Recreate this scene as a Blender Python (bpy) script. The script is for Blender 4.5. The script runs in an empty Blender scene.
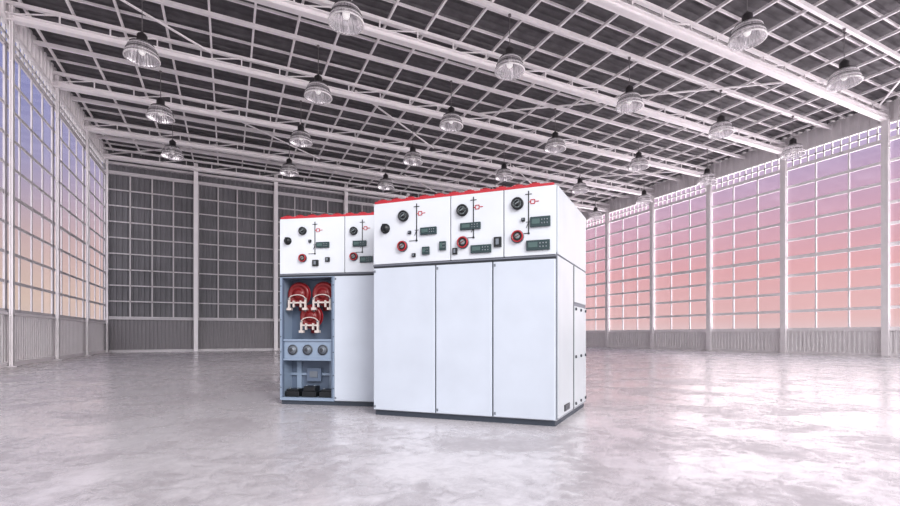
import bpy, bmesh, math, random
from mathutils import Vector, Matrix
random.seed(4)
S=bpy.context.scene
COL=S.collection
F=460.0; H=0.82; YAW=math.radians(25.76)

# ------------------------------------------------------------ materials
def mat(name,col,rough=.5,metal=0,var=0,vscale=3,emit=None):
    m=bpy.data.materials.new(name); m.use_nodes=True
    nt=m.node_tree; b=nt.nodes['Principled BSDF']
    b.inputs['Roughness'].default_value=rough
    b.inputs['Metallic'].default_value=metal
    tc=nt.nodes.new('ShaderNodeTexCoord')
    n=nt.nodes.new('ShaderNodeTexNoise'); n.inputs['Scale'].default_value=vscale; n.inputs['Detail'].default_value=3
    nt.links.new(tc.outputs['Object'],n.inputs['Vector'])
    r=nt.nodes.new('ShaderNodeValToRGB')
    v=max(var,.03)
    r.color_ramp.elements[0].position=.3; r.color_ramp.elements[1].position=.7
    r.color_ramp.elements[0].color=(*[x*(1-v) for x in col],1)
    r.color_ramp.elements[1].color=(*[min(1,x*(1+v)) for x in col],1)
    nt.links.new(n.outputs['Fac'],r.inputs['Fac']); nt.links.new(r.outputs['Color'],b.inputs['Base Color'])
    if emit:
        b.inputs['Emission Color'].default_value=(*emit[:3],1); b.inputs['Emission Strength'].default_value=emit[3]
    return m
M={}
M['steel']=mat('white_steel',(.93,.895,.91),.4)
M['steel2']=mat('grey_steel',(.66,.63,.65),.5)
M['deck']=mat('roof_deck',(.13,.122,.132),.6,var=.2)
M['backpanel']=mat('back_panel',(.20,.195,.21),.45,var=.12,vscale=1)
M['dado']=mat('dado',(.86,.83,.84),.5)
M['dadob']=mat('dado_back',(.28,.265,.28),.5)
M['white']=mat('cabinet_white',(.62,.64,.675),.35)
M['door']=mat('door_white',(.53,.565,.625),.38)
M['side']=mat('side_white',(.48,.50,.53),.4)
M['dark']=mat('dark_gap',(.05,.055,.065),.5)
M['seam']=mat('seam_grey',(.10,.11,.13),.5)
M['seam2']=mat('seam_midgrey',(.16,.17,.20),.5)
M['plinth']=mat('plinth_grey',(.05,.06,.08),.5)
M['red']=mat('red_paint',(.46,.03,.045),.4)
M['redc']=mat('red_rubber',(.17,.008,.010),.3)
M['blk']=mat('black_plastic',(.013,.015,.018),.35)
M['grn']=mat('dark_display',(.025,.05,.055),.25)
M['lcd']=mat('display_glass',(.07,.12,.115),.2)
M['face']=mat('gauge_face',(.22,.25,.26),.3)
M['grey']=mat('grey_metal',(.20,.22,.25),.35,metal=.3)
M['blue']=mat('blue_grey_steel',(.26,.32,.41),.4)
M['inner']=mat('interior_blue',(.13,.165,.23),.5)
M['cream']=mat('cream_clamp',(.56,.50,.47),.4)
M['cap']=mat('lamp_housing',(.05,.045,.05),.4)
M['cord']=mat('cord_grey',(.22,.20,.21),.5)
M['bulb']=mat('lamp_bulb',(.75,.73,.73),.3,emit=(1,.95,.95,.5))

def shade_mat():
    m=bpy.data.materials.new('ribbed_glass'); m.use_nodes=True
    nt=m.node_tree; nt.nodes.clear()
    o=nt.nodes.new('ShaderNodeOutputMaterial')
    g=nt.nodes.new('ShaderNodeBsdfGlossy'); g.inputs['Roughness'].default_value=.08; g.inputs['Color'].default_value=(.92,.90,.93,1)
    t=nt.nodes.new('ShaderNodeBsdfTranslucent'); t.inputs['Color'].default_value=(.9,.88,.9,1)
    d=nt.nodes.new('ShaderNodeBsdfDiffuse'); d.inputs['Color'].default_value=(.75,.73,.75,1)
    tr=nt.nodes.new('ShaderNodeBsdfTransparent')
    a=nt.nodes.new('ShaderNodeMixShader'); a.inputs[0].default_value=.5
    b=nt.nodes.new('ShaderNodeMixShader'); b.inputs[0].default_value=.6
    c=nt.nodes.new('ShaderNodeMixShader'); c.inputs[0].default_value=.3
    L=nt.links.new
    L(t.outputs[0],a.inputs[1]);L(d.outputs[0],a.inputs[2]);L(a.outputs[0],b.inputs[1]);L(g.outputs[0],b.inputs[2])
    L(b.outputs[0],c.inputs[1]);L(tr.outputs[0],c.inputs[2]);L(c.outputs[0],o.inputs[0])
    return m
M['shade']=shade_mat()
def glass_mat():
    m=bpy.data.materials.new('window_glass'); m.use_nodes=True
    nt=m.node_tree; nt.nodes.clear()
    o=nt.nodes.new('ShaderNodeOutputMaterial')
    g=nt.nodes.new('ShaderNodeBsdfGlossy'); g.inputs['Roughness'].default_value=.08
    tr=nt.nodes.new('ShaderNodeBsdfTransparent'); tr.inputs['Color'].default_value=(.97,.96,.98,1)
    a=nt.nodes.new('ShaderNodeMixShader'); a.inputs[0].default_value=.05
    nt.links.new(tr.outputs[0],a.inputs[1]);nt.links.new(g.outputs[0],a.inputs[2]);nt.links.new(a.outputs[0],o.inputs[0])
    return m
M['glass']=glass_mat()
def floor_mat():
    m=bpy.data.materials.new('polished_concrete'); m.use_nodes=True
    nt=m.node_tree; b=nt.nodes['Principled BSDF']; L=nt.links.new
    tc=nt.nodes.new('ShaderNodeTexCoord')
    n1=nt.nodes.new('ShaderNodeTexNoise'); n1.inputs['Scale'].default_value=1.2; n1.inputs['Detail'].default_value=8; n1.inputs['Distortion'].default_value=.8
    n3=nt.nodes.new('ShaderNodeTexNoise'); n3.inputs['Scale'].default_value=9; n3.inputs['Detail'].default_value=14; n3.inputs['Roughness'].default_value=.72; n3.inputs['Distortion'].default_value=.6
    L(tc.outputs['Object'],n1.inputs['Vector']); L(tc.outputs['Object'],n3.inputs['Vector'])
    ad=nt.nodes.new('ShaderNodeMath'); ad.operation='MULTIPLY_ADD'; ad.inputs[1].default_value=.45; L(n1.outputs['Fac'],ad.inputs[0])
    m2=nt.nodes.new('ShaderNodeMath'); m2.operation='MULTIPLY'; m2.inputs[1].default_value=.55; L(n3.outputs['Fac'],m2.inputs[0]); L(m2.outputs[0],ad.inputs[2])
    r=nt.nodes.new('ShaderNodeValToRGB'); e=r.color_ramp.elements
    e[0].position=.41; e[0].color=(.47,.435,.445,1); e[1].position=.59; e[1].color=(.75,.71,.72,1)
    L(ad.outputs[0],r.inputs['Fac']); L(r.outputs['Color'],b.inputs['Base Color'])
    mr=nt.nodes.new('ShaderNodeMapRange'); mr.inputs['From Min'].default_value=.43; mr.inputs['From Max'].default_value=.57
    mr.inputs['To Min'].default_value=.36; mr.inputs['To Max'].default_value=.12
    L(ad.outputs[0],mr.inputs['Value']); L(mr.outputs[0],b.inputs['Roughness'])
    b.inputs['Specular IOR Level'].default_value=.6
    bp=nt.nodes.new('ShaderNodeBump'); bp.inputs['Strength'].default_value=.15; bp.inputs['Distance'].default_value=.011
    L(n3.outputs['Fac'],bp.inputs['Height']); L(bp.outputs['Normal'],b.inputs['Normal'])
    return m
M['floor']=floor_mat()

# ------------------------------------------------------------ mesh builder
class MB:
    def __init__(s): s.bm=bmesh.new(); s.mats=[]
    def mi(s,k):
        if k not in s.mats: s.mats.append(k)
        return s.mats.index(k)
    def _m(s,verts,k,smooth=False):
        i=s.mi(k); fs=set()
        for v in verts:
            for f in v.link_faces: fs.add(f)
        for f in fs: f.material_index=i; f.smooth=smooth
    def box(s,x0,x1,y0,y1,z0,z1,k):
        mt=Matrix.Translation(((x0+x1)/2,(y0+y1)/2,(z0+z1)/2))@Matrix.Diagonal((abs(x1-x0),abs(y1-y0),abs(z1-z0),1))
        r=bmesh.ops.create_cube(s.bm,size=1,matrix=mt); s._m(r['verts'],k); return s
    def beam(s,p,q,w,h,k):
        p=Vector(p);q=Vector(q);d=q-p;L=d.length
        z=d.normalized(); up=Vector((0,0,1)) if abs(z.z)<.95 else Vector((0,1,0))
        x=up.cross(z).normalized(); y=z.cross(x)
        R=Matrix((x,y,z)).transposed().to_4x4()
        mt=Matrix.Translation((p+q)/2)@R@Matrix.Diagonal((w,h,L,1))
        r=bmesh.ops.create_cube(s.bm,size=1,matrix=mt); s._m(r['verts'],k); return s
    def cyl(s,p,q,r1,k,r2=None,seg=20):
        p=Vector(p);q=Vector(q);d=q-p
        R=d.to_track_quat('Z','Y').to_matrix().to_4x4()
        r=bmesh.ops.create_cone(s.bm,cap_ends=True,segments=seg,radius1=r1,radius2=r1 if r2 is None else r2,depth=d.length,matrix=Matrix.Translation((p+q)/2)@R)
        s._m(r['verts'],k,False)
        for v in r['verts']:
            for f in v.link_faces:
                if len(f.verts)==4: f.smooth=True
        return s
    def sph(s,c,r,k,sc=(1,1,1),seg=16):
        x=bmesh.ops.create_uvsphere(s.bm,u_segments=seg,v_segments=seg//2,radius=r,matrix=Matrix.Translation(c)@Matrix.Diagonal((*sc,1)))
        s._m(x['verts'],k,True); return s
    def lathe(s,c,axis,prof,k,seg=28,flute=0):
        R=Vector(axis).to_track_quat('Z','Y').to_matrix(); c=Vector(c); rings=[]
        for r,t in prof:
            ring=[]
            for i in range(seg):
                a=2*math.pi*i/seg; rr=r*(1+(flute if i%2 else 0))
                ring.append(s.bm.verts.new(c+R@Vector((rr*math.cos(a),rr*math.sin(a),t))))
            rings.append(ring)
        mi=s.mi(k)
        for a,b in zip(rings,rings[1:]):
            for i in range(seg):
                f=s.bm.faces.new((a[i],a[(i+1)%seg],b[(i+1)%seg],b[i])); f.material_index=mi; f.smooth=(flute==0)
        return s
    def tube(s,pts,r,k,seg=8):
        for a,b in zip(pts,pts[1:]): s.cyl(a,b,r,k,seg=seg)
        return s
    def corr(s,o,u,n,L,z0,z1,pitch,dep,k,updir=(0,0,1)):
        o=Vector(o);u=Vector(u);n=Vector(n);w=Vector(updir)
        pts=[];t=0
        while t<L:
            for a,b in ((0,0),(.4,0),(.5,1),(.9,1)):
                tt=t+a*pitch
                if tt<=L: pts.append(o+u*tt+n*(b*dep))
            t+=pitch
        pts.append(o+u*L)
        A=[s.bm.verts.new(p+w*z0) for p in pts]; B=[s.bm.verts.new(p+w*z1) for p in pts]
        mi=s.mi(k)
        for i in range(len(pts)-1):
            f=s.bm.faces.new((A[i],A[i+1],B[i+1],B[i])); f.material_index=mi
        return s
    def mesh(s,name):
        me=bpy.data.meshes.new(name); s.bm.to_mesh(me); s.bm.free()
        for k in s.mats: me.materials.append(M[k])
        return me
    def obj(s,name,parent=None,loc=None,bevel=0,label=None,**kw):
        me=s.mesh(name); o=bpy.data.objects.new(name,me); COL.objects.link(o)
        if loc is not None: o.location=loc
        if parent: o.parent=parent
        if bevel:
            b=o.modifiers.new('bevel','BEVEL'); b.width=bevel; b.segments=2; b.limit_method='ANGLE'
        if label: o['label']=label
        for a,v in kw.items(): o[a]=v
        return o

# ------------------------------------------------------------ hall
XL,XR=-5.15,22.5; YB=26.2; BAY=3.54; NB=7
YS=[YB-BAY*k for k in range(NB+1)]
Y0=YS[-1]; ZC=8.9; ZD=9.62

MB().box(XL-.4,XR+.4,-7,YB+.4,-.2,0,'floor').obj('floor',kind='structure',label='pale lilac-grey polished concrete floor with mottled sheen')
m=MB(); m.corr((XL-.2,Y0-.4,ZD),(0,1,0),(0,0,1),YB-Y0+.6,0,XR-XL+.4,.3,.05,'deck',updir=(1,0,0))
m.box(XL-.2,XR+.2,Y0-.4,YB+.2,ZD+.08,ZD+.12,'deck')
m.obj('ceiling',kind='structure',label='dark grey corrugated metal roof deck')

def dadowall(name,x,nx,z1,zt,fr,sp):
    m=MB()
    m.corr((x,Y0-.3,0),(0,1,0),(nx,0,0),YB-Y0+.3,0,z1,.16,.02,'dado')
    m.box(x-nx*.1,x-nx*.02,Y0-.3,YB,0,z1,'dado')
    m.box(x-nx*.08,x+nx*.10,Y0-.3,YB,z1,z1+.06,'steel')
    m.box(x-nx*.04,x+nx*.08,Y0-.3,YB,0,.12,'steel')
    m.box(x-nx*.04,x+nx*.06,Y0-.3,YB,zt,zt+.06,fr)
    m.box(x-nx*.04,x+nx*.08,Y0-.3,YB,ZC-.1,ZC,'steel')
    m.corr((x,Y0-.3,0),(0,1,0),(nx,0,0),YB-Y0+.3,ZC,ZD,.3,.06,'steel')
    y=Y0; z0=zt+.06; z2=ZC-.1
    while y<YB-.3 and z2-z0>.15:
        m.box(x-.03,x+.03,y-.022,y+.022,z0,z2,fr)
        y+=sp
    m.box(x-.03,x+.03,Y0-.3,YB,(z0+z2)/2-.025,(z0+z2)/2+.025,fr)
    return m.obj(name,kind='structure',label='corrugated pale metal wall base with eave lattice band')
dadowall('wall_right',XR+.02,-1,.98,8.22,'steel',BAY/12)
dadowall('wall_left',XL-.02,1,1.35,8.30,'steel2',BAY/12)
m=MB()
m.corr((XL,YB+.1,0),(1,0,0),(0,-1,0),XR-XL,0,ZD,.22,.04,'backpanel')
m.box(XL-.1,XR+.1,YB+.12,YB+.2,0,ZD,'backpanel')
m.corr((XL,YB+.05,0),(1,0,0),(0,-1,0),XR-XL,.1,1.55,.16,.03,'dadob')
m.box(XL,XR,YB-.06,YB+.1,1.55,1.62,'steel2')
m.box(XL,XR,YB-.04,YB+.1,0,.12,'steel2')
m.box(XL,XR,YB-.1,YB+.1,8.4,8.48,'steel2')
m.box(XL,XR,YB-.1,YB+.1,8.8,8.9,'steel2')
m.obj('wall_back',kind='structure',label='dark grey corrugated end wall')

def window(n,x,ya,yb,z0,z1,nc,nr,dp,fr,hw,vw):
    m=MB(); L=yb-ya
    for z in (z0,z1): m.box(-dp,dp,0,L,z-.05,z+.05,fr)
    for y in (0,L): m.box(-dp,dp,y-.035,y+.035,z0,z1,fr)
    for i in range(1,nc):
        m.box(-dp*.8,dp*.8,L*i/nc-vw,L*i/nc+vw,z0,z1,fr)
    for i in range(1,nr):
        z=z0+(z1-z0)*i/nr; w=hw if i!=nr//2 else hw*1.3
        m.box(-dp*.6,dp*.6,0,L,z-w,z+w,fr)
    o=m.obj('window_%d'%n,loc=(x,ya,0),kind='structure',label='tall steel-framed multi-pane warehouse window')
    g=MB(); g.box(-.004,.004,0,L,z0,z1,'glass'); g.obj('glass_pane',parent=o)
n=1
for k in range(NB):
    window(n,XR+.0,YS[k+1]+.04,YS[k]-.04,1.08,8.19,3,9,.03,'steel',.06,.03); n+=1
for k in range(NB):
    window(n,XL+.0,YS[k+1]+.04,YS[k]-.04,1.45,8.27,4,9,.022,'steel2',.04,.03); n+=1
BX=3.72; bxs=[XL+BX*k for k in range(8)]
for k in range(8):
    xa=bxs[k]+.1; xb=min(bxs[k]+BX,XR)-.1; L=xb-xa
    m=MB()
    nc=4 if L>3 else 2
    for z in (1.66,8.37): m.box(0,L,-.05,.05,z-.03,z+.03,'steel2')
    for i in range(nc+1): m.box(L*i/nc-.028,L*i/nc+.028,-.03,.03,1.66,8.37,'steel2')
    for i in range(1,9):
        z=1.66+6.71*i/9; m.box(0,L,-.03,.03,z-.028,z+.028,'steel2')
    m.obj('window_%d'%n,loc=(xa,YB+.0,0),kind='structure',label='grey-panelled steel window frame of the end wall'); n+=1

def colmesh(ax,w,wd,k='steel'):
    m=MB(); t=.02; T=9.3
    if ax=='x':
        m.box(-wd,-wd+t,-w,w,0,T,k);m.box(wd-t,wd,-w,w,0,T,k);m.box(-wd,wd,-.015,.015,0,T,k)
    else:
        m.box(-w,w,-wd,-wd+t,0,T,k);m.box(-w,w,wd-t,wd,0,T,k);m.box(-.015,.015,-wd,wd,0,T,k)
    m.box(-.06,.14,-.16,.16,0,.03,'steel2') if ax=='x' else m.box(-.16,.16,-.16,.16,0,.03,'steel2')
    for z in (1.3,3.6,5.8,7.85): m.box(-wd if ax=='x' else -w,wd if ax=='x' else w,-w if ax=='x' else -wd,w if ax=='x' else wd,z,z+.03,k)
    return m.mesh('steel_column')
cxr=colmesh('x',.11,.075); cxl=colmesh('x',.06,.04); cy=colmesh('y',.09,.10)
def put(name,me,loc,rot=0,parent=None,**kw):
    o=bpy.data.objects.new(name,me); COL.objects.link(o); o.location=loc; o.rotation_euler=(0,0,rot)
    if parent: o.parent=parent
    for a,v in kw.items(): o[a]=v
    return o
for y in YS:
    put('steel_column',cxr,(XR-.13,min(y,YB-.25),0),category='column',group='side wall columns',label='white steel column between tall warehouse windows')
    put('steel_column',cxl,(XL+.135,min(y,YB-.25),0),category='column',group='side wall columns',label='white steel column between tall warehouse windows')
for x in bxs[1:]:
    put('steel_column',cy,(x,YB-.2,0),category='column',group='end wall columns',label='white steel column against the grey end wall')

# trusses: solid bright bottom beam, compact web to a straight top chord
def truss():
    m=MB(); a,b=XL,XR
    m.box(a,b,-.10,.10,ZC,ZC+.03,'steel'); m.box(a,b,-.02,.02,ZC,ZC+.17,'steel'); m.box(a,b,-.10,.10,ZC+.15,ZC+.18,'steel')
    m.box(a,b,-.05,.05,9.32,9.41,'steel')
    N=25; s=(b-a)/N
    for i in range(N):
        x=a+i*s
        if i%2==0: m.beam((x,0,ZC+.16),(x+s,0,9.34),.03,.03,'steel')
        m.box(x-.018,x+.018,-.018,.018,ZC+.16,9.34,'steel')
    return m.mesh('roof_truss')
tm=truss()
for y in YS:
    yy=y if y<YB-.1 else YB-.4
    put('roof_truss',tm,(0,yy,0),category='roof truss',group='roof trusses',label='white steel lattice truss spanning under dark roof deck')
ZRAIL=9.30
m=MB()
m.box(XL+.05,XR-.05,-.045,.045,ZRAIL,ZRAIL+.115,'steel')
rm=m.mesh('lamp_rail')
for k in range(NB):
    put('lamp_rail',rm,(0,YS[k]-BAY/2,0),category='ceiling rail',group='lamp rails',label='slim white steel rail carrying hanging lamps')
m=MB(); m.beam((0,.12,0),(4.4,BAY-.12,0),.05,.045,'steel'); b1=m.mesh('roof_brace')
m=MB(); m.beam((4.4,.12,0),(0,BAY-.12,0),.05,.045,'steel'); b2=m.mesh('roof_brace')
for k in range(NB):
    for i in range(6):
        if (i+2*k)%3==0:
            put('roof_brace',b1 if (i//2+k)%2 else b2,(XL+.3+4.4*i,YS[k+1],9.24),category='roof brace',group='diagonal roof braces',label='white steel diagonal brace between roof trusses')
m=MB(); m.box(-.028,.028,Y0-.3,YB+.1,9.42,9.50,'steel'); pm=m.mesh('roof_purlin')
x=XL+.3
while x<XR-.1:
    put('roof_purlin',pm,(x,0,0),category='purlin',group='roof purlins',label='white steel purlin under dark roof deck'); x+=1.1
m=MB(); m.box(XL,XR,-.025,.025,9.545,9.61,'steel'); bmh=m.mesh('roof_batten')
y=YB-.5
while y>Y0:
    put('roof_batten',bmh,(0,y,0),category='roof batten',group='roof battens',label='thin white batten across the dark roof deck'); y-=BAY/4

# ------------------------------------------------------------ pendant lamps
LZ=7.77; TOP=ZRAIL-.003-LZ
pm_={}
m=MB(); m.cyl((0,0,.64),(0,0,TOP),.010,'cord',seg=8); m.cyl((0,0,TOP-.05),(0,0,TOP),.04,'cord',seg=10); pm_['cord']=m.mesh('cord')
m=MB(); m.lathe((0,0,0),(0,0,1),[(.0,.68),(.04,.67),(.05,.64),(.095,.62),(.115,.58),(.115,.46),(.14,.44),(.14,.39),(.0,.38)],'cap',seg=20); pm_['lamp_housing']=m.mesh('lamp_housing')
prof=[(.13,.40),(.19,.39),(.245,.35),(.29,.28),(.325,.19),(.352,.10),(.375,.03),(.38,0)]
m=MB(); m.lathe((0,0,0),(0,0,1),prof,'shade',seg=64,flute=.06)
m.lathe((0,0,0),(0,0,1),[(.38,.0),(.402,.0),(.402,.025),(.38,.025)],'steel',seg=32)
for r,z in ((.365,.10),(.345,.17),(.31,.27),(.26,.35)):
    m.lathe((0,0,0),(0,0,1),[(r,z-.006),(r+.013,z-.006),(r+.013,z+.006),(r,z+.006)],'cap' if r in(.345,.26) else 'steel2',seg=32)
pm_['lamp_shade']=m.mesh('lamp_shade')
m=MB(); m.sph((0,0,.22),.085,'bulb',sc=(1,1,1.4)); m.cyl((0,0,.31),(0,0,.40),.05,'steel2'); pm_['bulb']=m.mesh('bulb')
LX=[-1.95+4.33*k for k in range(6)]
vis={0:(3,4),1:(1,2,3,4,5),2:(0,1,2,3,4,5),3:(0,1,2,3,4,5),4:(0,1,2,5)}
for r,ks in vis.items():
    y=YS[-1]+BAY*(r+1)+BAY/2
    for k in ks:
        e=bpy.data.objects.new('pendant_lamp',None); COL.objects.link(e); e.location=(LX[k],y,LZ); e.empty_display_size=.1
        e['category']='lamp'; e['group']='hanging hall lamps'; e['label']='industrial pendant lamp with ribbed glass bell shade and dark cap'
        for nme,me in pm_.items():
            o=bpy.data.objects.new(nme,me); COL.objects.link(o); o.parent=e

# ------------------------------------------------------------ switchgear
def empty(name,loc,rot,**kw):
    e=bpy.data.objects.new(name,None); COL.objects.link(e); e.location=loc; e.rotation_euler=(0,0,rot); e.empty_display_size=.2
    for a,v in kw.items(): e[a]=v
    return e
def gauge(p,u,z,r=.045,red=False,y=-.012):
    m=MB()
    m.lathe((u,y,z),(0,-1,0),[(r,0),(r,.03),(r*.80,.036),(r*.72,.02),(0,.02)],'redc' if red else 'blk',seg=24)
    if red:
        m.lathe((u,y,z),(0,-1,0),[(r*1.12,0),(r*1.12,.008),(r,.008)],'grey',seg=24)
        m.lathe((u,y-.03,z),(0,-1,0),[(r*.99,0),(r*.99,.004),(r*.84,.007),(r*.8,.0)],'red',seg=24)
        m.cyl((u,y-.014,z),(u,y-.022,z),r*.70,'blk',seg=20)
        m.lathe((u,y-.022,z),(0,-1,0),[(r*.45,0),(r*.45,.012),(r*.3,.014),(0,.014)],'face',seg=16)
        m.beam((u-r*.4,y-.038,z-r*.2),(u+r*.4,y-.038,z+r*.2),.006,.006,'redc')
    else:
        m.cyl((u,y-.014,z),(u,y-.022,z),r*.70,'face',seg=20)
        m.lathe((u,y-.022,z),(0,-1,0),[(r*.48,0),(r*.48,.012),(0,.014)],'blk',seg=16)
        for i in range(8):
            a=i*math.pi/4
            m.beam((u+r*.52*math.cos(a),y-.023,z+r*.52*math.sin(a)),(u+r*.7*math.cos(a),y-.023,z+r*.7*math.sin(a)),.003,.003,'blk')
        m.beam((u-r*.3,y-.040,z-r*.2),(u+r*.35,y-.040,z+r*.25),.008,.008,'face')
    m.obj('gauge' if not red else 'pressure_gauge',parent=p,label='round dark red-ringed gauge' if red else 'round black dial gauge')
def knob(p,u,z,r=.05,y=-.012):
    m=MB()
    m.lathe((u,y,z),(0,-1,0),[(r,0),(r,.012),(r*.75,.016),(r*.7,.04),(0,.042)],'blk',seg=20)
    m.box(u-r*.18,u+r*.18,y-.06,y-.035,z-r*.75,z+r*.75,'blk')
    m.obj('rotary_switch',parent=p,label='black rotary switch')
def disp(p,u,z,w=.17,h=.075,y=-.012):
    m=MB()
    m.box(u-w/2,u+w/2,y-.022,y,z-h/2,z+h/2,'grn')
    m.box(u-w*.42,u-w*.02,y-.026,y-.02,z-h*.25,z+h*.3,'lcd')
    for i in range(3):
        for j in range(2):
            m.box(u+w*(.06+.13*i),u+w*(.12+.13*i),y-.027,y-.02,z-h*.25+j*h*.35,z-h*.10+j*h*.35,'face' if (i+j)%2 else 'grey')
    m.obj('display_panel',parent=p,bevel=.003,label='dark green relay display with small buttons')
def sw(p,u,z,w=.045,h=.05,y=-.012):
    m=MB(); m.box(u-w/2,u+w/2,y-.02,y,z-h/2,z+h/2,'blk'); m.box(u-w*.2,u+w*.2,y-.032,y-.018,z-h*.3,z+h*.3,'grey')
    m.obj('toggle_switch',parent=p,label='small black square switch')
def mimic(p,u,zt,zb,y=-.012):
    m=MB(); t=.0028
    m.box(u-t*1.5,u+t*1.5,y-.004,y,zb,zt,'blk')
    q=.018; c=u+.038; zc=zt-.10
    for (a,b,cc,d) in ((c-q,c+q,zc+q-t,zc+q+t),(c-q,c+q,zc-q-t,zc-q+t),(c-q-t,c-q+t,zc-q,zc+q),(c+q-t,c+q+t,zc-q,zc+q)):
        m.box(a,b,y-.005,y,cc,d,'red')
    m.box(u,c-q,y-.005,y,zc-t,zc+t,'red'); m.box(c+q,c+.055,y-.005,y,zc-t,zc+t,'red')
    m.box(u-.03,u+.03,y-.005,y,zt-.03-t,zt-.03+t,'blk')
    m.box(u-.02,u+.02,y-.004,y,zb+.10,zb+.105,'blk'); m.beam((u-.02,y-.003,zb+.05),(u,y-.003,zb+.1),.005,.004,'blk')
    m.box(u-.08,u,y-.004,y,zb-t,zb+t,'blk')
    m.cyl((u,y,zb),(u,y-.006,zb),.010,'blk',seg=12)
    m.obj('mimic_diagram',parent=p,label='thin black and red line diagram')

def body(root,L,D,HT,open_w=0,cuts=(),pcuts=()):
    m=MB()
    x0=open_w
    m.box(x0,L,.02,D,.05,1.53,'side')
    if open_w:
        t=.022
        m.box(0,t,.0,D,.05,1.53,'blue'); m.box(open_w-t,open_w,.0,D,.05,1.53,'blue')
        m.box(t,open_w-t,.0,D,.05,.085,'blue'); m.box(t,open_w-t,.0,D,1.495,1.53,'blue')
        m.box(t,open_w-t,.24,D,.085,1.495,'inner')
        m.box(t,open_w-t,.01,.24,.52,.54,'blue'); m.box(t,open_w-t,.01,.24,.75,.77,'blue')
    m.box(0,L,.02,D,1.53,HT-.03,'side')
    for c in cuts: m.box(c-.012,c+.012,.0,.025,.06,1.5,'seam')
    for c in pcuts: m.box(c-.01,c+.01,.0,.025,1.54,HT-.04,'seam')
    m.obj('body',parent=root)
    MB().box(.01,L-.01,.02,D-.02,0,.05,'plinth').obj('plinth',parent=root,label='dark grey base plinth')
    m=MB(); m.box(.0,L,-.002,.02,1.504,1.520,'dark'); m.box(.0,L,-.014,.02,1.520,1.534,'seam2'); m.obj('seam_strip',parent=root,label='grey ledge and dark joint under the control panels')
    m=MB(); m.box(.01,L-.02,-.004,.03,HT-.040,HT-.016,'red')
    u=.05
    while u<L-.12:
        m.box(u,u+.09,-.006,.033,HT-.020,HT-.006,'red'); m.box(u+.025,u+.065,.0,.03,HT-.006,HT+.006,'redc'); u+=.155
    m.obj('top_rail',parent=root,bevel=.002,label='red rail with small raised lugs along the top edge')
def door(root,a,b,z0=.06,z1=1.5):
    d=MB().box(a+.006,b-.006,-.018,.02,z0,z1,'door').obj('door',parent=root,bevel=.006)
    m=MB(); 
    m.box(a+.014,a+.030,-.022,-.016,z1-.045,z1-.02,'grey'); m.box(a+.014,a+.030,-.022,-.016,z0+.02,z0+.045,'grey')
    m.obj('hinge',parent=d,label='small grey metal hinge')
def panel(root,a,b,HT,z0=1.54):
    return MB().box(a+.004,b-.004,-.012,.02,z0,HT-.042,'white').obj('control_panel',parent=root,bevel=.004,label='white instrument control panel')

ZT=2.15; ZV=.60
def zv(v): return ZT-ZV*v
def U(u): return .908*u+.0143*u*u
L1,D1=1.837,1.33; SK=.123; H1=2.20
root=empty('switchgear_cabinet',(1.351,4.597,0),-math.radians(45.76),category='electrical cabinet',label='white three-door switchgear cabinet with instrument panels and red top rail')
body(root,L1,D1,H1,cuts=(.686,1.259),pcuts=(.8415,1.364))
for a,b in ((0,.686),(.686,1.259),(1.259,L1)): door(root,a,b)
p=panel(root,0,.8415,H1)
knob(p,U(.154),zv(.42),.05); gauge(p,U(.378),zv(.24),.054); gauge(p,U(.366),zv(.74),.05,True); mimic(p,U(.53),zv(.05),zv(.66))
disp(p,U(.67),zv(.52),.17,.07); sw(p,U(.50),zv(.9),.035,.035); disp(p,U(.64),zv(.84),.075,.075); disp(p,U(.83),zv(.78),.065,.085); sw(p,U(.45),zv(.52),.03,.03)
p=panel(root,.8415,1.364,H1)
gauge(p,U(1.045),zv(.24),.055); mimic(p,U(1.16),zv(.04),zv(.68)); disp(p,U(1.13),zv(.50),.20,.065); gauge(p,U(1.05),zv(.75),.054,True)
sw(p,U(.965),zv(.88),.045,.06); disp(p,U(1.24),zv(.87),.20,.075); sw(p,U(1.41),zv(.78),.07,.09)
p=panel(root,1.364,L1,H1)
gauge(p,U(1.605),zv(.22),.055); mimic(p,U(1.71),zv(.04),zv(.68)); disp(p,U(1.82),zv(.52),.18,.09); gauge(p,U(1.605),zv(.72),.054,True); disp(p,U(1.80),zv(.87),.21,.09)
sw(p,U(1.66),zv(.47),.03,.03)
def sidepan(a,b,z0,z1,bolts=False):
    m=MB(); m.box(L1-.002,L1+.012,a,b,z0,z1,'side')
    if bolts:
        for y in (a+.04,(a+b)/2,b-.05):
            for z in (z1-.03,z0+.04,(z0+z1)/2):
                m.cyl((L1+.012,y,z),(L1+.026,y,z),.016,'dark',seg=10)
    m.obj('side_panel',parent=root,bevel=.003)
sidepan(.03,.65,.07,1.53); sidepan(.72,D1-.01,.07,1.12,True); sidepan(.72,D1-.01,1.16,1.53); sidepan(.03,D1-.01,1.545,H1-.04)
m=MB(); m.box(L1-.002,L1+.006,.02,D1-.01,.06,1.56,'seam2'); m.box(L1-.002,L1+.009,.67,.70,.06,1.53,'dark'); m.obj('side_joint',parent=root,label='dark recessed seam between side sheets')
m=MB(); m.box(L1+.010,L1+.02,.26,.46,.10,.16,'blk'); 
for i in range(4): m.box(L1+.018,L1+.024,.27,.45,.108+i*.013,.112+i*.013,'grey')
m.obj('vent_grille',parent=root,label='small black ventilation grille')
for o in list(bpy.data.objects):
    q=o
    while q.parent: q=q.parent
    if q is root and o.type=='MESH':
        for v in o.data.vertices:
            if v.co.y>.03: v.co.x+=SK*(v.co.y)

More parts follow.
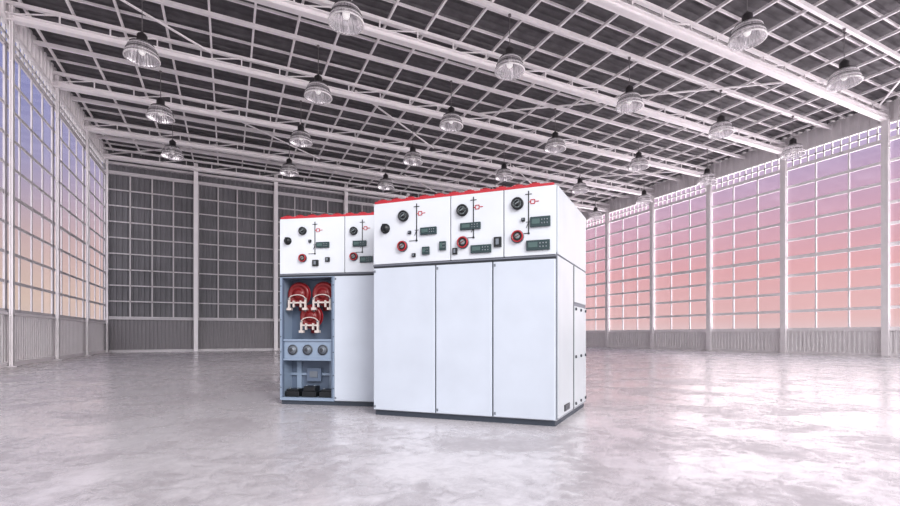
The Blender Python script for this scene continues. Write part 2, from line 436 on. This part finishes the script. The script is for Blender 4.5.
L2,D2,OW=1.34,1.0,.685; H2=2.23; ZT=2.17; ZV=.61
root2=empty('switchgear_cabinet',(.555,5.784,0),-math.radians(35.76),category='electrical cabinet',label='switchgear cabinet with one opened bay showing red cable connectors')
body(root2,L2,D2,H2,open_w=OW,pcuts=(.815,))
door(root2,OW,L2)
p=panel(root2,0,.815,H2)
knob(p,.11,zv(.4),.045); gauge(p,.30,zv(.22),.045); gauge(p,.30,zv(.74),.045,True); mimic(p,.45,zv(.05),zv(.66)); disp(p,.55,zv(.5),.16,.065); sw(p,.46,zv(.84),.07,.07)
sw(p,.61,zv(.78),.05,.05); sw(p,.39,zv(.42),.03,.03)
p=panel(root2,.815,L2,H2)
gauge(p,.93,zv(.26),.045); mimic(p,1.03,zv(.05),zv(.66)); disp(p,1.0,zv(.5),.16,.065); gauge(p,.93,zv(.74),.045,True); disp(p,1.08,zv(.8),.15,.07)
def connector(u,z):
    m=MB()
    m.lathe((u,.24,z),(0,-1,0),[(.05,-.0),(.05,.10),(.140,.105),(.142,.12),(.134,.142),(.105,.152),(.10,.138),(.06,.138),(.055,.155),(.04,.16),(0,.16)],'redc',seg=32)
    m.lathe((u,.24,z),(0,-1,0),[(.143,.107),(.146,.11),(.146,.117),(.143,.12)],'red',seg=32)
    m.cyl((u,.18,z-.05),(u,.18,z-.20),.04,'redc',r2=.03)
    c=m.obj('cable_connector',parent=root2,label='dark red round cable connector with cream clamp')
    m=MB()
    m.tube([(u+.105*math.cos(a),.072,z-.06+.05*math.sin(a)) for a in [math.pi*(1.0-.125*i) for i in range(9)]],.007,'cream')
    for sx in (-1,1):
        m.box(u+sx*.105-.011,u+sx*.105+.011,.062,.092,z-.17,z-.05,'cream')
        m.box(u+sx*.10-.030,u+sx*.10+.030,.055,.10,z-.195,z-.165,'cream')
        m.box(u+sx*.045-.010,u+sx*.045+.010,.062,.092,z-.16,z-.08,'cream')
        m.cyl((u+sx*.10,.077,z-.21),(u+sx*.10,.077,z-.15),.008,'grey',seg=8)
        m.cyl((u+sx*.105,.064,z-.06),(u+sx*.105,.054,z-.06),.010,'grey',seg=8)
    m.box(u-.10,u+.10,.062,.082,z-.115,z-.095,'cream')
    m.obj('clamp',parent=c,bevel=.002,label='cream metal clamp')
for u,z in ((.18,1.31),(.495,1.31),(.338,1.04)): connector(u,z)
m=MB(); m.box(.022,OW-.022,.03,.05,.54,.75,'blue'); o=m.obj('bushing_plate',parent=root2,label='blue-grey steel plate with three round bushings')
for u in (.15,.340,.53):
    m=MB(); m.lathe((u,.03,.645),(0,-1,0),[(.062,0),(.062,.012),(.048,.015),(.045,.03),(.03,.035),(.028,.045),(0,.045)],'grey',seg=24)
    m.lathe((u,.016,.645),(0,-1,0),[(.058,0),(.058,.004),(.048,.004)],'dark',seg=24)
    m.cyl((u,-.004,.645),(u,-.02,.645),.022,'dark',seg=12)
    m.obj('bushing',parent=o,label='round dark grey bushing')
m=MB()
for x in (.024,OW-.038): m.box(x,x+.014,.0,.03,.09,1.49,'inner')
for z in (.2,.35,.62,.8,1.0,1.2,1.4): m.cyl((.012,.0,z),(.012,-.006,z),.006,'dark',seg=8); m.cyl((OW-.012,.0,z),(OW-.012,-.006,z),.006,'dark',seg=8)
m.obj('bay_frame',parent=root2,label='blue-grey bay frame with bolt holes')
for u,zz in ((.125,.0),(.340,.035),(.560,.0)):
    m=MB(); m.box(u-.09,u+.09,.05,.20,.085,.15,'blk'); m.box(u-.075,u+.075,.06,.19,.15,.175+zz,'blk')
    for s_ in (-1,1): m.cyl((u+s_*.05,.10,.175+zz),(u+s_*.05,.10,.19+zz),.014,'grey',seg=8)
    m.obj('cable_clamp_block',parent=root2,bevel=.006,label='dark low broad cable support block')
m=MB(); m.box(.022,OW-.022,.21,.24,.33,.36,'blue'); m.box(.25,.43,.18,.21,.26,.42,'inner'); m.box(.29,.39,.17,.185,.31,.38,'grey')
for u in (.13,.555): m.box(u-.03,u+.03,.215,.24,.12,.5,'blue')
m.obj('cable_tray',parent=root2,label='blue-grey cable support shelf')

# ------------------------------------------------------------ light
w=bpy.data.worlds.new('sky_with_fill'); S.world=w; w.use_nodes=True; nt=w.node_tree; nt.nodes.clear(); L=nt.links.new
out=nt.nodes.new('ShaderNodeOutputWorld'); bg=nt.nodes.new('ShaderNodeBackground'); L(bg.outputs[0],out.inputs[0])
tc=nt.nodes.new('ShaderNodeTexCoord'); sp=nt.nodes.new('ShaderNodeSeparateXYZ'); L(tc.outputs['Generated'],sp.inputs[0])
def ramp(stops):
    r=nt.nodes.new('ShaderNodeValToRGB'); e=r.color_ramp.elements
    e[0].position=stops[0][0]; e[0].color=(*stops[0][1],1); e[1].position=stops[-1][0]; e[1].color=(*stops[-1][1],1)
    for p,c in stops[1:-1]:
        q=e.new(p); q.color=(*c,1)
    return r
rR=ramp([(0,(.86,.70,.69)),(.03,(.87,.59,.57)),(.12,(.86,.50,.51)),(.20,(.75,.48,.57)),(.30,(.56,.46,.65)),(.45,(.40,.38,.68)),(1,(.5,.5,.75))])
rL=ramp([(0,(.70,.61,.56)),(.06,(.76,.63,.52)),(.16,(.66,.54,.52)),(.28,(.41,.41,.60)),(.42,(.28,.32,.58)),(1,(.3,.35,.6))])
L(sp.outputs['Z'],rR.inputs[0]); L(sp.outputs['Z'],rL.inputs[0])
def mrange(src,a,b):
    q=nt.nodes.new('ShaderNodeMapRange'); q.inputs['From Min'].default_value=a; q.inputs['From Max'].default_value=b; L(src,q.inputs['Value']); return q.outputs[0]
def mixc(f,a,b):
    q=nt.nodes.new('ShaderNodeMix'); q.data_type='RGBA'; L(f,q.inputs['Factor'])
    if isinstance(a,tuple): q.inputs[6].default_value=a
    else: L(a,q.inputs[6])
    if isinstance(b,tuple): q.inputs[7].default_value=b
    else: L(b,q.inputs[7])
    return q.outputs[2]
c=mixc(mrange(sp.outputs['X'],-.4,.3),rL.outputs[0],rR.outputs[0])
c=mixc(mrange(sp.outputs['Y'],-.05,-.5),c,(1.78,1.78,1.82,1))  # unseen half behind the camera, brightened as fill for the hall
g=mixc(mrange(sp.outputs['X'],-.5,.5),(.5,.48,.49,1),(4.8,4.5,4.55,1))  # added glow below the horizon, out of view, lifts the roof underside
c=mixc(mrange(sp.outputs['Z'],-.02,-.12),c,g)
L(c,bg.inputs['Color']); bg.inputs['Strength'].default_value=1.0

def sun(d,e,ang,col):
    sl=bpy.data.lights.new('sun','SUN'); sl.energy=e; sl.angle=math.radians(ang); sl.color=col
    so=bpy.data.objects.new('sun',sl); COL.objects.link(so)
    so.rotation_euler=Vector(d).to_track_quat('-Z','Y').to_euler(); so.location=(0,-5,6)
sun((-.05,1,-.50),2.15,26,(1,.985,.98))
sun((-.93,-.37,-.24),.50,34,(1,.96,.95))  # second sun, added for glare and brightness on the right floor

# ------------------------------------------------------------ camera
cam=bpy.data.cameras.new('camera'); co=bpy.data.objects.new('camera',cam); COL.objects.link(co)
cam.sensor_width=36; cam.lens=36*F/900; cam.shift_y=(335-253)/900
co.location=(0,0,H); co.rotation_euler=(math.radians(90),0,-YAW); cam.clip_start=.05; cam.clip_end=500
S.camera=co
S.view_settings.view_transform='Standard'; S.view_settings.look='None'; S.view_settings.exposure=.06; S.view_settings.gamma=.88
